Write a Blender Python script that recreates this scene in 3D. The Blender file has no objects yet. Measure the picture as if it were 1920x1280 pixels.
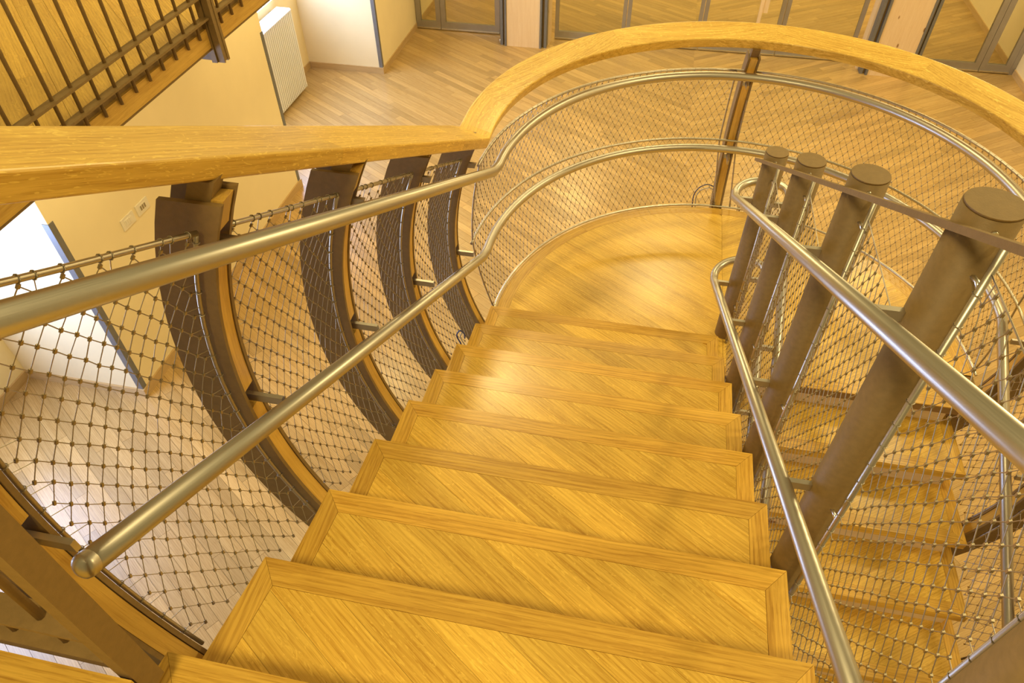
import bpy, math, random
import numpy as np
from mathutils import Vector, Matrix

random.seed(7)
scene = bpy.context.scene
C = scene.collection
PI = math.pi

# ------------------------------------------------------------------ camera, world, light, exposure
def look(pitch, yaw, roll):
    ca, sa = math.cos(pitch), math.sin(pitch)
    fwd, right, up = Vector((0, ca, -sa)), Vector((1, 0, 0)), Vector((0, sa, ca))
    cr, sr = math.cos(roll), math.sin(roll)
    r2, u2 = right*cr + up*sr, -right*sr + up*cr
    Z = Matrix.Rotation(yaw, 3, 'Z')
    r2, u2, fwd = Z @ r2, Z @ u2, Z @ fwd
    return Matrix((r2, u2, -fwd)).transposed()

cam_data = bpy.data.cameras.new('camera')
cam_data.sensor_width = 36.0
cam_data.lens = 1323.71/1920*36.0
cam_data.clip_start = 0.02
cam = bpy.data.objects.new('camera', cam_data)
cam.matrix_world = Matrix.Translation((0.0664, -2.8062, 2.8149)) @ look(math.radians(45.606), math.radians(11.777), math.radians(-0.405)).to_4x4()
C.objects.link(cam)
scene.camera = cam

scene.view_settings.view_transform = 'Standard'
scene.view_settings.look = 'None'
scene.view_settings.gamma = 1.0
scene.view_settings.use_curve_mapping = False
scene.view_settings.exposure = -0.09

WARM = (1.0, 0.80, 0.38)
world = bpy.data.worlds.new('world')
scene.world = world
world.use_nodes = True
bg = world.node_tree.nodes['Background']
bg.inputs[0].default_value = (1.0, 0.78, 0.32, 1)
bg.inputs[1].default_value = 0.40

def area(name, loc, target, sx, sy, power, col, spread=PI):
    d = bpy.data.lights.new(name, 'AREA')
    d.shape = 'RECTANGLE'; d.size = sx; d.size_y = sy; d.energy = power; d.color = col; d.spread = spread
    o = bpy.data.objects.new(name, d)
    o.location = loc
    o.rotation_euler = (Vector(target) - Vector(loc)).to_track_quat('-Z', 'Y').to_euler()
    C.objects.link(o)
    return o
# daylight entering through the two window recesses in the left wall
area('daylight_window_near', (-4.72, -1.35, -0.05), (0, -1.35, -0.35), 2.6, 1.5, 185, (0.46, 0.60, 1.0))
area('daylight_window_far', (-4.72, 4.85, 0.15), (0, 4.85, -0.5), 2.5, 1.4, 160, (0.48, 0.63, 1.0))

# ------------------------------------------------------------------ materials
def new_mat(name):
    m = bpy.data.materials.new(name); m.use_nodes = True
    nt = m.node_tree
    for n in list(nt.nodes): nt.nodes.remove(n)
    out = nt.nodes.new('ShaderNodeOutputMaterial')
    b = nt.nodes.new('ShaderNodeBsdfPrincipled')
    nt.links.new(b.outputs[0], out.inputs[0])
    return m, nt, b, out

def wood(name, light, dark, rough=0.32, tint=0.18, coat=0.25, fleck=0.35, knots=False):
    m, nt, b, out = new_mat(name)
    N, L = nt.nodes.new, nt.links.new
    at = N('ShaderNodeAttribute'); at.attribute_name = 'grain'
    tn = N('ShaderNodeAttribute'); tn.attribute_name = 'tint'
    oi = N('ShaderNodeObjectInfo')
    off = N('ShaderNodeMath'); off.operation = 'MULTIPLY'; off.inputs[1].default_value = 53.0
    L(oi.outputs['Random'], off.inputs[0])
    add = N('ShaderNodeVectorMath'); add.operation = 'ADD'
    L(at.outputs['Vector'], add.inputs[0]); L(off.outputs[0], add.inputs[1])
    def noise(sc, detail, dist, scale=1.0):
        mp = N('ShaderNodeVectorMath'); mp.operation = 'MULTIPLY'; mp.inputs[1].default_value = sc
        L(add.outputs[0], mp.inputs[0])
        n = N('ShaderNodeTexNoise'); n.inputs['Scale'].default_value = scale
        n.inputs['Detail'].default_value = detail; n.inputs['Distortion'].default_value = dist
        L(mp.outputs[0], n.inputs['Vector'])
        return n
    def ramp(src, a, bb, ca=(0, 0, 0, 1), cb=(1, 1, 1, 1)):
        r = N('ShaderNodeValToRGB')
        r.color_ramp.elements[0].position = a; r.color_ramp.elements[1].position = bb
        r.color_ramp.elements[0].color = ca; r.color_ramp.elements[1].color = cb
        L(src, r.inputs[0]); return r
    broad = ramp(noise((1.1, 16, 16), 3, 0.6).outputs['Fac'], 0.30, 0.74)
    streak = ramp(noise((2.6, 95, 95), 2, 0.25).outputs['Fac'], 0.36, 0.72)
    wv_m = N('ShaderNodeVectorMath'); wv_m.operation = 'MULTIPLY'; wv_m.inputs[1].default_value = (0.16, 1.0, 1.0)
    L(add.outputs[0], wv_m.inputs[0])
    wv = N('ShaderNodeTexWave'); wv.bands_direction = 'Y'
    wv.inputs['Scale'].default_value = 24.0; wv.inputs['Distortion'].default_value = 11.0
    wv.inputs['Detail'].default_value = 3.0; wv.inputs['Detail Scale'].default_value = 0.55; wv.inputs['Detail Roughness'].default_value = 0.6
    L(wv_m.outputs[0], wv.inputs['Vector'])
    ring = ramp(wv.outputs['Fac'], 0.45, 1.0)
    pore = ramp(noise((13, 420, 420), 1, 0.0).outputs['Fac'], 0.54, 0.66)
    flk = ramp(noise((22, 85, 85), 2, 2.2).outputs['Fac'], 0.60, 0.66)
    f = N('ShaderNodeMath'); f.operation = 'MULTIPLY_ADD'; f.inputs[1].default_value = 0.42
    L(broad.outputs[0], f.inputs[0])
    f2 = N('ShaderNodeMath'); f2.operation = 'MULTIPLY'; f2.inputs[1].default_value = 0.36
    L(streak.outputs[0], f2.inputs[0]); L(f2.outputs[0], f.inputs[2])
    f3 = N('ShaderNodeMath'); f3.operation = 'MULTIPLY_ADD'; f3.inputs[1].default_value = 0.34; f3.use_clamp = True
    rg = N('ShaderNodeMath'); rg.operation = 'MULTIPLY_ADD'; rg.inputs[1].default_value = 0.24
    L(ring.outputs[0], rg.inputs[0]); L(f.outputs[0], rg.inputs[2])
    L(pore.outputs[0], f3.inputs[0]); L(rg.outputs[0], f3.inputs[2])
    mix = N('ShaderNodeMix'); mix.data_type = 'RGBA'
    mix.inputs['A'].default_value = (*light, 1); mix.inputs['B'].default_value = (*dark, 1)
    L(f3.outputs[0], mix.inputs['Factor'])
    fm = N('ShaderNodeMath'); fm.operation = 'MULTIPLY'; fm.inputs[1].default_value = fleck
    L(flk.outputs[0], fm.inputs[0])
    mx2 = N('ShaderNodeMix'); mx2.data_type = 'RGBA'
    lt = tuple(min(1.0, c*1.25 + 0.02) for c in light)
    mx2.inputs['B'].default_value = (*lt, 1)
    L(fm.outputs[0], mx2.inputs['Factor']); L(mix.outputs['Result'], mx2.inputs['A'])
    if knots:
        km = N('ShaderNodeVectorMath'); km.operation = 'MULTIPLY'; km.inputs[1].default_value = (3.2, 7.5, 7.5)
        L(add.outputs[0], km.inputs[0])
        vo = N('ShaderNodeTexVoronoi'); vo.inputs['Scale'].default_value = 1.0
        L(km.outputs[0], vo.inputs['Vector'])
        kr = ramp(vo.outputs['Distance'], 0.07, 0.12, (1, 1, 1, 1), (0, 0, 0, 1))
        mx3 = N('ShaderNodeMix'); mx3.data_type = 'RGBA'; mx3.inputs['B'].default_value = (0.30, 0.15, 0.05, 1)
        L(kr.outputs[0], mx3.inputs['Factor']); L(mx2.outputs['Result'], mx3.inputs['A'])
        mx2 = mx3
    # piece to piece tint
    s = N('ShaderNodeMath'); s.operation = 'ADD'; L(oi.outputs['Random'], s.inputs[0]); L(tn.outputs['Fac'], s.inputs[1])
    fr = N('ShaderNodeMath'); fr.operation = 'FRACT'; L(s.outputs[0], fr.inputs[0])
    sc_ = N('ShaderNodeMath'); sc_.operation = 'MULTIPLY_ADD'; sc_.inputs[1].default_value = 2*tint; sc_.inputs[2].default_value = 1.0 - tint
    L(fr.outputs[0], sc_.inputs[0])
    tm = N('ShaderNodeVectorMath'); tm.operation = 'SCALE'
    L(mx2.outputs['Result'], tm.inputs[0]); L(sc_.outputs[0], tm.inputs['Scale'])
    L(tm.outputs[0], b.inputs['Base Color'])
    b.inputs['Roughness'].default_value = rough
    b.inputs['Coat Weight'].default_value = coat
    b.inputs['Coat Roughness'].default_value = 0.22
    bp = N('ShaderNodeBump'); bp.inputs['Strength'].default_value = 0.12; bp.inputs['Distance'].default_value = 0.002
    inv = N('ShaderNodeMath'); inv.operation = 'SUBTRACT'; inv.inputs[0].default_value = 1.0
    L(f3.outputs[0], inv.inputs[1]); L(inv.outputs[0], bp.inputs['Height']); L(bp.outputs[0], b.inputs['Normal'])
    return m

def simple(name, col, rough=0.5, metal=0.0, var=0.06, nscale=12, bump=0.05, bscale=60, spec=0.5):
    m, nt, b, out = new_mat(name)
    N, L = nt.nodes.new, nt.links.new
    tc = N('ShaderNodeTexCoord')
    n = N('ShaderNodeTexNoise'); n.inputs['Scale'].default_value = nscale; n.inputs['Detail'].default_value = 4
    L(tc.outputs['Object'], n.inputs['Vector'])
    r = N('ShaderNodeValToRGB')
    r.color_ramp.elements[0].position = 0.3; r.color_ramp.elements[1].position = 0.7
    r.color_ramp.elements[0].color = (*[c*(1-var) for c in col], 1)
    r.color_ramp.elements[1].color = (*[min(1, c*(1+var)) for c in col], 1)
    L(n.outputs['Fac'], r.inputs[0]); L(r.outputs[0], b.inputs['Base Color'])
    b.inputs['Roughness'].default_value = rough; b.inputs['Metallic'].default_value = metal
    b.inputs['Specular IOR Level'].default_value = spec
    if bump:
        n2 = N('ShaderNodeTexNoise'); n2.inputs['Scale'].default_value = bscale; n2.inputs['Detail'].default_value = 3
        L(tc.outputs['Object'], n2.inputs['Vector'])
        bp = N('ShaderNodeBump'); bp.inputs['Strength'].default_value = bump; bp.inputs['Distance'].default_value = 0.004
        L(n2.outputs['Fac'], bp.inputs['Height']); L(bp.outputs[0], b.inputs['Normal'])
    return m

def steel(name, col=(0.66, 0.63, 0.56), rough=0.3):
    m, nt, b, out = new_mat(name)
    N, L = nt.nodes.new, nt.links.new
    at = N('ShaderNodeAttribute'); at.attribute_name = 'grain'
    mp = N('ShaderNodeVectorMath'); mp.operation = 'MULTIPLY'; mp.inputs[1].default_value = (6, 500, 500)
    L(at.outputs['Vector'], mp.inputs[0])
    n = N('ShaderNodeTexNoise'); n.inputs['Scale'].default_value = 1; n.inputs['Detail'].default_value = 2
    L(mp.outputs[0], n.inputs['Vector'])
    mr = N('ShaderNodeMapRange'); mr.inputs['To Min'].default_value = rough-0.07; mr.inputs['To Max'].default_value = rough+0.1
    L(n.outputs['Fac'], mr.inputs['Value']); L(mr.outputs[0], b.inputs['Roughness'])
    b.inputs['Base Color'].default_value = (*col, 1); b.inputs['Metallic'].default_value = 1.0
    return m

def glass(name):
    m, nt, b, out = new_mat(name)
    N, L = nt.nodes.new, nt.links.new
    nt.nodes.remove(b)
    tr = N('ShaderNodeBsdfTransparent'); tr.inputs[0].default_value = (0.93, 0.95, 0.92, 1)
    gl = N('ShaderNodeBsdfGlossy'); gl.inputs['Roughness'].default_value = 0.02; gl.inputs[0].default_value = (1, 1, 1, 1)
    fr = N('ShaderNodeFresnel'); fr.inputs[0].default_value = 1.5
    mx = N('ShaderNodeMixShader')
    L(fr.outputs[0], mx.inputs[0]); L(tr.outputs[0], mx.inputs[1]); L(gl.outputs[0], mx.inputs[2]); L(mx.outputs[0], out.inputs[0])
    return m

M = dict(
    tread=wood('oak_tread', (0.84, 0.56, 0.10), (0.50, 0.27, 0.028), 0.34, 0.10, 0.3),
    trim=wood('oak_trim', (0.80, 0.50, 0.085), (0.42, 0.21, 0.02), 0.34, 0.12, 0.3, 0.1),
    rail=wood('oak_rail', (0.86, 0.58, 0.12), (0.50, 0.27, 0.028), 0.38, 0.09, 0.2, 0.6),
    floor=wood('oak_floor', (0.56, 0.38, 0.155), (0.35, 0.205, 0.058), 0.32, 0.17, 0.25, 0.1),
    ribwood=wood('oak_rib', (0.74, 0.47, 0.10), (0.48, 0.26, 0.04), 0.4, 0.08, 0.15, 0.1),
    spruce=wood('spruce_column', (0.80, 0.62, 0.38), (0.70, 0.50, 0.27), 0.5, 0.04, 0.05, 0.0, True),
    base=wood('oak_baseboard', (0.60, 0.42, 0.20), (0.50, 0.33, 0.14), 0.45, 0.05, 0.1, 0.0),
    paint=simple('brown_steel_paint', (0.225, 0.142, 0.050), 0.55, 0.0, 0.08, 60, 0.12, 350),
    joint=simple('joint_dark', (0.26, 0.15, 0.05), 0.8, 0, 0.1, 20, 0),
    wall=simple('cream_plaster', (0.87, 0.74, 0.46), 0.75, 0, 0.035, 2.2, 0.06, 45, 0.2),
    white=simple('white_enamel', (0.82, 0.80, 0.76), 0.35, 0, 0.02, 8, 0),
    plastic=simple('ivory_plastic', (0.80, 0.74, 0.60), 0.35, 0, 0.02, 8, 0),
    socket=simple('dark_socket_plastic', (0.30, 0.24, 0.14), 0.4, 0, 0.1, 30, 0),
    alu=simple('grey_aluminium', (0.36, 0.33, 0.29), 0.42, 0.55, 0.05, 10, 0.03, 200),
    angle=simple('blue_grey_steel', (0.22, 0.23, 0.25), 0.45, 0.6, 0.06, 14, 0.04, 120),
    cable_a=simple('grey_blue_cable', (0.05, 0.06, 0.16), 0.4, 0, 0.3, 80, 0),
    cable_b=simple('pale_cable', (0.45, 0.44, 0.42), 0.4, 0, 0.2, 80, 0),
    steel=steel('brushed_stainless', (0.53, 0.49, 0.42), 0.36),
    bright=steel('bright_stainless', (0.70, 0.67, 0.60), 0.28),
    wire=steel('stainless_wire', (0.47, 0.42, 0.33), 0.42),
    ferrule=steel('stainless_ferrule', (0.40, 0.34, 0.24), 0.35),
    glass=glass('clear_glass'),
)

# ------------------------------------------------------------------ mesh helpers
WL = {}
def wloc(o):
    return WL[o.name] if o is not None else Vector((0, 0, 0))

def tag(o, label=None, cat=None, group=None, kind=None):
    if label: o['label'] = label
    if cat: o['category'] = cat
    if group: o['group'] = group
    if kind: o['kind'] = kind
    return o

def thing(name, loc, label, cat, group=None):
    o = bpy.data.objects.new(name, None)
    o.empty_display_size = 0.05
    o.location = loc; C.objects.link(o); WL[o.name] = Vector(loc)
    return tag(o, label, cat, group)

class MB:
    """collects vertices, faces, grain coordinates"""
    def __init__(self): self.v, self.f, self.g, self.sm, self.t = [], [], [], [], []
    def add(self, verts, faces, grain=None, smooth=False, tint=0.0):
        n = len(self.v)
        self.v += [tuple(p) for p in verts]
        self.g += [tuple(p) for p in (grain if grain is not None else verts)]
        self.t += [tint]*len(verts)
        self.f += [tuple(i+n for i in f) for f in faces]
        self.sm += ([smooth]*len(faces) if isinstance(smooth, bool) else list(smooth))
        return self
    def box(self, x0, x1, y0, y1, z0, z1, along='x'):
        v = [(x, y, z) for z in (z0, z1) for y in (y0, y1) for x in (x0, x1)]
        f = [(0, 2, 3, 1), (4, 5, 7, 6), (0, 1, 5, 4), (2, 6, 7, 3), (0, 4, 6, 2), (1, 3, 7, 5)]
        g = {'x': v, 'y': [(p[1], p[0], p[2]) for p in v], 'z': [(p[2], p[0], p[1]) for p in v]}[along]
        return self.add(v, f, g)
    def prism(self, poly, z0, z1, ang=None, goff=(0, 0, 0), tint=0.0, cham=0.0):
        n = len(poly)
        if ang is None:
            G = lambda p: (p[0]+goff[0], p[1]+goff[1], p[2]+goff[2])
        else:
            c, s = math.cos(ang), math.sin(ang)
            G = lambda p: (p[0]*c+p[1]*s+goff[0], -p[0]*s+p[1]*c+goff[1], p[2]+goff[2])
        v = [(x, y, z0) for x, y in poly] + [(x, y, z1) for x, y in poly]
        f = [tuple(range(n-1, -1, -1)), tuple(range(n, 2*n))] + [(i, (i+1) % n, n+(i+1) % n, n+i) for i in range(n)]
        return self.add(v, f, [G(p) for p in v], False, tint)
    def tube(self, path, r, n=10, cap=True, dome=False):
        P = [Vector(p) for p in path]
        T = []
        for i in range(len(P)):
            a = P[i]-P[i-1] if i else P[1]-P[0]
            b = P[i+1]-P[i] if i < len(P)-1 else P[-1]-P[-2]
            T.append((a.normalized()+b.normalized()).normalized())
        ref = Vector((0, 0, 1)) if abs(T[0].z) < 0.9 else Vector((1, 0, 0))
        nx = T[0].cross(ref).normalized()
        v, g, f, sm = [], [], [], []
        s = 0.0
        for i, p in enumerate(P):
            if i: s += (P[i]-P[i-1]).length
            nx = (nx - T[i]*nx.dot(T[i])).normalized()
            ny = T[i].cross(nx)
            k = 1.0
            if 0 < i < len(P)-1:
                d = (P[i]-P[i-1]).normalized()
                k = 1.0/max(0.6, d.dot(T[i]))
            bend = ((P[i+1]-P[i]).normalized()-(P[i]-P[i-1]).normalized()) if 0 < i < len(P)-1 else Vector((0, 0, 0))
            bd = bend.normalized() if bend.length > 1e-4 else None
            for j in range(n):
                a = 2*PI*j/n
                d = nx*math.cos(a)+ny*math.sin(a)
                if bd is not None:
                    d = d + bd*(d.dot(bd)*(k-1))
                v.append(p+d*r); g.append((s, a*r, 0))
        for i in range(len(P)-1):
            for j in range(n):
                f.append((i*n+j, i*n+(j+1) % n, (i+1)*n+(j+1) % n, (i+1)*n+j)); sm.append(True)
        if cap:
            f.append(tuple(range(n-1, -1, -1))); sm.append(False)
            f.append(tuple((len(P)-1)*n+j for j in range(n))); sm.append(False)
        self.add(v, f, g, sm)
        return self
    def sweep(self, path, prof, ends=None, cap=True, smooth=True, goff=0.0):
        """rect-like profile (list of (side, up)) along path; side = horizontal normal"""
        P = [Vector(p) for p in path]; n = len(prof)
        v, g, f = [], [], []
        s = 0.0
        for i, p in enumerate(P):
            if i: s += (P[i]-P[i-1]).length
            a = (P[i]-P[i-1]) if i else (P[1]-P[0])
            b = (P[i+1]-P[i]) if i < len(P)-1 else (P[-1]-P[-2])
            ah, bh = Vector((a.x, a.y, 0)).normalized(), Vector((b.x, b.y, 0)).normalized()
            t = (ah+bh).normalized()
            if ends and i in (0, len(P)-1): t = Vector((*ends[0 if i == 0 else 1], 0)).normalized(); ah = t
            side = Vector((t.y, -t.x, 0))
            k = 1.0/max(0.5, ah.dot(t))
            for (x, z) in prof:
                v.append(p + side*(x*k) + Vector((0, 0, z))); g.append((s+goff, x, z))
        for i in range(len(P)-1):
            for j in range(n):
                f.append((i*n+j, (i+1)*n+j, (i+1)*n+(j+1) % n, i*n+(j+1) % n))
        sm = [smooth]*len(f)
        if cap:
            f += [tuple(range(n)), tuple((len(P)-1)*n+j for j in range(n-1, -1, -1))]; sm += [False, False]
        return self.add(v, f, g, sm)
    def build(self, name, mat, parent=None, kind=None, rot=None):
        V = np.array(self.v, dtype=float)
        lo, hi = V.min(0), V.max(0)
        org = np.array([(lo[0]+hi[0])/2, (lo[1]+hi[1])/2, lo[2]])
        me = bpy.data.meshes.new(name)
        me.from_pydata((V-org).tolist(), [], self.f)
        me.polygons.foreach_set('use_smooth', self.sm)
        a = me.attributes.new('grain', 'FLOAT_VECTOR', 'POINT')
        a.data.foreach_set('vector', np.array(self.g, dtype=np.float32).ravel())
        if any(self.t):
            a = me.attributes.new('tint', 'FLOAT', 'POINT')
            a.data.foreach_set('value', np.array(self.t, dtype=np.float32))
        me.materials.append(M[mat])
        me.update()
        o = bpy.data.objects.new(name, me)
        w = Vector(org)
        o.location = w - wloc(parent)
        o.parent = parent
        C.objects.link(o); WL[o.name] = w
        if kind: o['kind'] = kind
        return o

def clip(poly, a, b, c):
    """keep a*x+b*y<=c"""
    out = []
    for i in range(len(poly)):
        p, q = poly[i], poly[(i+1) % len(poly)]
        dp, dq = a*p[0]+b*p[1]-c, a*q[0]+b*q[1]-c
        if dp <= 0: out.append(p)
        if (dp < 0) != (dq < 0) and abs(dp-dq) > 1e-12:
            t = dp/(dp-dq); out.append((p[0]+t*(q[0]-p[0]), p[1]+t*(q[1]-p[1])))
    return out
def parea(p):
    return 0.5*sum(p[i][0]*p[(i+1) % len(p)][1]-p[(i+1) % len(p)][0]*p[i][1] for i in range(len(p)))
def ccw(p): return p if parea(p) > 0 else p[::-1]
def clean(p):
    out = []
    for q in p:
        if not out or math.dist(q, out[-1]) > 1e-4: out.append(q)
    if len(out) > 1 and math.dist(out[0], out[-1]) < 1e-4: out.pop()
    return out

def planks(region, ang, width, length, gap=0.0012, rng=random, phase=0.0, minarea=4e-4):
    """cut a convex region into strips that run at ang; yields polygons"""
    region = ccw(region)
    c, s = math.cos(ang), math.sin(ang)
    us = [x*c+y*s for x, y in region]; vs = [-x*s+y*c for x, y in region]
    v = math.floor((min(vs)-phase)/width)*width+phase
    res = []
    while v < max(vs):
        u = min(us)-rng.uniform(0, length)
        while u < max(us):
            L = length*rng.uniform(0.75, 1.25) if length < 50 else 1e3
            r = region
            for (a, b, cc) in ((-s, c, v+width-gap), (s, -c, -(v+gap*0)), (c, s, u+L-gap), (-c, -s, -u)):
                r = clip(r, a, b, cc)
                if len(r) < 3: break
            if len(r) >= 3:
                r = clean(r)
                if len(r) >= 3 and abs(parea(r)) > minarea: res.append(ccw(r))
            u += L
        v += width
    return res

# ------------------------------------------------------------------ dimensions
RS, G = 0.14848, 0.30                 # riser, going
ZF = -11*RS                           # hall floor
ZU = 10*RS                            # upper floor
AX = 0.662                            # stair axis between the flights
LX = [-.636, -.646, -.658, -.665, -.672, -.680, -.693, -.712, -.746, -.79]
WR = 0.60                             # right edge of upper treads
YL = -0.135                           # landing edge of the lower flight
XR0, XR1 = 0.735, 1.858               # lower flight edges
CY = 0.115                            # landing arc centre
ANG_L, ANG_R = math.radians(-33), math.radians(35)

def edge(y):
    k = max(0.0, min(8.99, -y/G)); i = int(k); t = k-i
    return LX[i]*(1-t)+LX[i+1]*t
def zt(y): return RS*(1-y/G)          # nosing line of the upper flight
def zl(y): return (y-YL)*RS/G         # nosing line of the lower flight
def off(h):
    R = 1.336; d = min(1.0, abs(h-0.42))
    return 0.158-(R-math.sqrt(R*R-d*d))
def cxh(h): return 0.655-0.055*min(1.0, max(0.0, h/0.46))
def rnet(h):                          # quadratic through floor, middle, top
    pts = ((0, 1.309), (0.47, 1.362), (0.957, 1.303))
    s = 0.0
    for i, (xi, yi) in enumerate(pts):
        t = yi
        for j, (xj, _) in enumerate(pts):
            if i != j: t *= (h-xj)/(xi-xj)
        s += t
    return s

# ------------------------------------------------------------------ hall floor
SEAM = 0.62
FX0, FX1, FY0, FY1 = -4.75, 4.97, -4.5, 11.6
mb = MB().box(FX0, FX1, FY0, FY1, ZF-0.12, ZF-0.006)
floor = tag(mb.build('floor', 'joint'), 'herringbone oak parquet floor of the hall below', None, None, 'structure')
rng = random.Random(3)
allp = []
for reg, ang in (([(FX0, FY0), (SEAM, FY0), (SEAM, FY1), (FX0, FY1)], ANG_L), ([(SEAM, FY0), (FX1, FY0), (FX1, FY1), (SEAM, FY1)], ANG_R)):
    for p in planks(reg, ang, 0.092, 1.15, 0.0018, rng):
        allp.append((p, ang))
cw = cam.matrix_world.inverted()
def seen(p, z, lim=1.0):
    cx = sum(q[0] for q in p)/len(p); cy = sum(q[1] for q in p)/len(p)
    c = cw @ Vector((cx, cy, z))
    if c.z >= -0.1: return 0.0
    u, v = 1323.7*c.x/-c.z/960, 1323.7*c.y/-c.z/640
    if abs(u) > 1.02 or abs(v) > 1.02: return 0.0
    return abs(parea(p))/(c.z*c.z)*(1.0 if cy < 7.85 else 0.5)
scored = sorted(allp, key=lambda t: -seen(t[0], ZF))
rest = MB()
for i, (p, ang) in enumerate(scored):
    if i < 300:
        MB().prism(p, ZF-0.006, ZF, ang).build('plank', 'floor', floor)
    else:
        rest.prism(p, ZF-0.006, ZF, ang, (rng.uniform(0, 60), rng.uniform(0, 60), 0), rng.random())
rest.build('parquet_planks', 'floor', floor, 'stuff')

# ------------------------------------------------------------------ walls
WX, BX = -3.645, -4.74               # pier face, recess back
R1 = (-2.9, 0.262); R2 = (3.405, 6.27)   # window recesses in y
WTOP = 4.6
def wall_part(mb, x0, x1, y0, y1, z0, z1): mb.box(x0, x1, y0, y1, z0, z1)
mb = MB()
for a, b in ((-4.5, R1[0]), (R1[1], R2[0]), (R2[1], FY1)):
    mb.box(BX-0.3, WX, a, b, ZF, WTOP)
SILL = {0: (-0.72, 0.72), 1: (-0.50, 0.98)}
for i, (a, b) in enumerate((R1, R2)):
    s0, s1 = SILL[i]
    wy0, wy1 = a+0.35, b-0.35
    mb.box(BX-0.3, BX, a, b, ZF, s0).box(BX-0.3, BX, a, b, s1, WTOP)
    mb.box(BX-0.3, BX, a, wy0, s0, s1).box(BX-0.3, BX, wy1, b, s0, s1)
tag(mb.build('wall_left', 'wall'), 'cream plastered wall with piers and window recesses', None, None, 'structure')
tag(MB().box(4.96, 5.2, -4.5, FY1, ZF, WTOP).build('wall_right', 'wall'), 'cream plastered wall beside the glass doors', None, None, 'structure')
tag(MB().box(FX0-0.3, 5.2, FY1, FY1+0.2, ZF, WTOP).build('wall_far', 'wall'), 'cream wall of the room beyond the glass doors', None, None, 'structure')
for i, (a, b) in enumerate((R1, R2)):
    s0, s1 = SILL[i]; wy0, wy1 = a+0.35, b-0.35
    w = MB()
    t = 0.06
    x0, x1 = BX-0.16, BX-0.10
    w.box(x0, x1, wy0, wy1, s0, s0+t).box(x0, x1, wy0, wy1, s1-t, s1).box(x0, x1, wy0, wy0+t, s0+t, s1-t).box(x0, x1, wy1-t, wy1, s0+t, s1-t)
    my = (wy0+wy1)/2
    w.box(x0, x1, my-t/2, my+t/2, s0+t, s1-t)
    wo = tag(w.build('window_%d' % (i+1), 'white'), 'white framed window in the wall recess', None, None, 'structure')
    for (p0, p1) in ((wy0+t, my-t/2), (my+t/2, wy1-t)):
        MB().box(x0+0.02, x0+0.03, p0, p1, s0+t, s1-t).build('pane', 'glass', wo)

# baseboards
BH, BT = 0.085, 0.016
def bboard(name, segs, label):
    mb = MB()
    for (x0, x1, y0, y1, al) in segs: mb.box(x0, x1, y0, y1, ZF, ZF+BH, al)
    tag(mb.build(name, 'base'), label, None, None, 'structure')
bboard('baseboard_left', [(WX, WX+BT, R1[1]-BT, R2[0]+BT, 'y'), (WX, WX+BT, R2[1]-BT, 7.87, 'y'), (BX, WX, R1[1]-BT, R1[1], 'x'), (BX, WX, R2[1]-BT, R2[1], 'x'),
                          (BX, BX+BT, R2[0], R2[1]-BT, 'y'), (BX, BX+BT, R1[0], R1[1]-BT, 'y'), (BX, WX, R2[0], R2[0]+BT, 'x'), (WX, WX+BT, 7.97, FY1, 'y')], 'low oak skirting along the piers and recesses')
bboard('baseboard_right', [(4.96-BT, 4.96, -4.5, 7.86, 'y'), (4.96-BT, 4.96, 7.98, FY1, 'y')], 'low oak skirting along the plain wall')

# steel corner guards on the piers (trim)
def guard(name, y, s, label):
    z0, z1 = ZF+BH, 0.085
    w, t = 0.045, 0.004
    mb = MB().box(WX, WX+t, min(y, y+s*w), max(y, y+s*w), z0, z1, 'z')
    mb.box(WX-w, WX+t, min(y, y-s*t), max(y, y-s*t), z0, z1, 'z')
    tag(mb.build(name, 'angle'), label, None, None, 'structure')
guard('trim_1', R1[1], 1, 'steel angle guarding the corner by the near window')
guard('trim_2', R2[0], -1, 'steel angle guarding the corner beside the radiator')
guard('trim_3', R2[1], 1, 'steel angle guarding the corner beyond the far window')

# ------------------------------------------------------------------ upper floor and gallery
GX = -2.10                            # gallery edge
UP = [[(-3.645, -4.5), (GX, -4.5), (GX, 7.9), (-3.645, 7.9)], [(GX, -4.5), (-0.70, -4.5), (-0.70, -2.50), (GX, -2.50)],
      [(-0.70, -4.5), (4.96, -4.5), (4.96, -2.72), (-0.70, -2.72)]]
mb = MB()
for p in UP: mb.prism(p, ZU-0.14, ZU-0.012)
ufloor = tag(mb.build('floor_upper', 'joint'), 'oak boarded gallery and upper floor around the stair void', None, None, 'structure')
rng = random.Random(11)
cand = []
for k, p in enumerate(UP):
    for q in planks(p, math.radians(-44), 0.13, 1.3, 0.0012, rng): cand.append((q, math.radians(-44)))
cand.sort(key=lambda t: -seen(t[0], ZU))
rest = MB()
for i, (q, a) in enumerate(cand):
    if i < 110 and seen(q, ZU) > 0: MB().prism(q, ZU-0.012, ZU, a).build('plank', 'tread', ufloor)
    else: rest.prism(q, ZU-0.012, ZU, a, (rng.uniform(0, 60), rng.uniform(0, 60), 0), rng.random())
rest.build('floor_planks', 'tread', ufloor, 'stuff')
tag(MB().box(GX, GX+0.02, -2.5, 7.9, ZU-0.035, ZU+0.004, 'y').build('trim_4', 'paint'), 'brown steel band along the gallery edge', None, None, 'structure')
tag(MB().box(GX, GX+0.035, -2.5, 7.9, ZU-0.125, ZU-0.035, 'y').build('trim_5', 'ribwood'), 'oak fascia board under the gallery edge', None, None, 'structure')
tag(MB().box(GX-0.1, GX+0.028, -2.5, 7.9, ZU-0.140, ZU-0.125, 'y').build('trim_6', 'paint'), 'dark steel flange below the gallery fascia', None, None, 'structure')
tag(MB().box(GX, -0.70, -2.555, -2.50, ZU-0.14, ZU+0.001, 'x').build('trim_7', 'trim'), 'oak nosing along the upper floor edge', None, None, 'structure')

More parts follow.
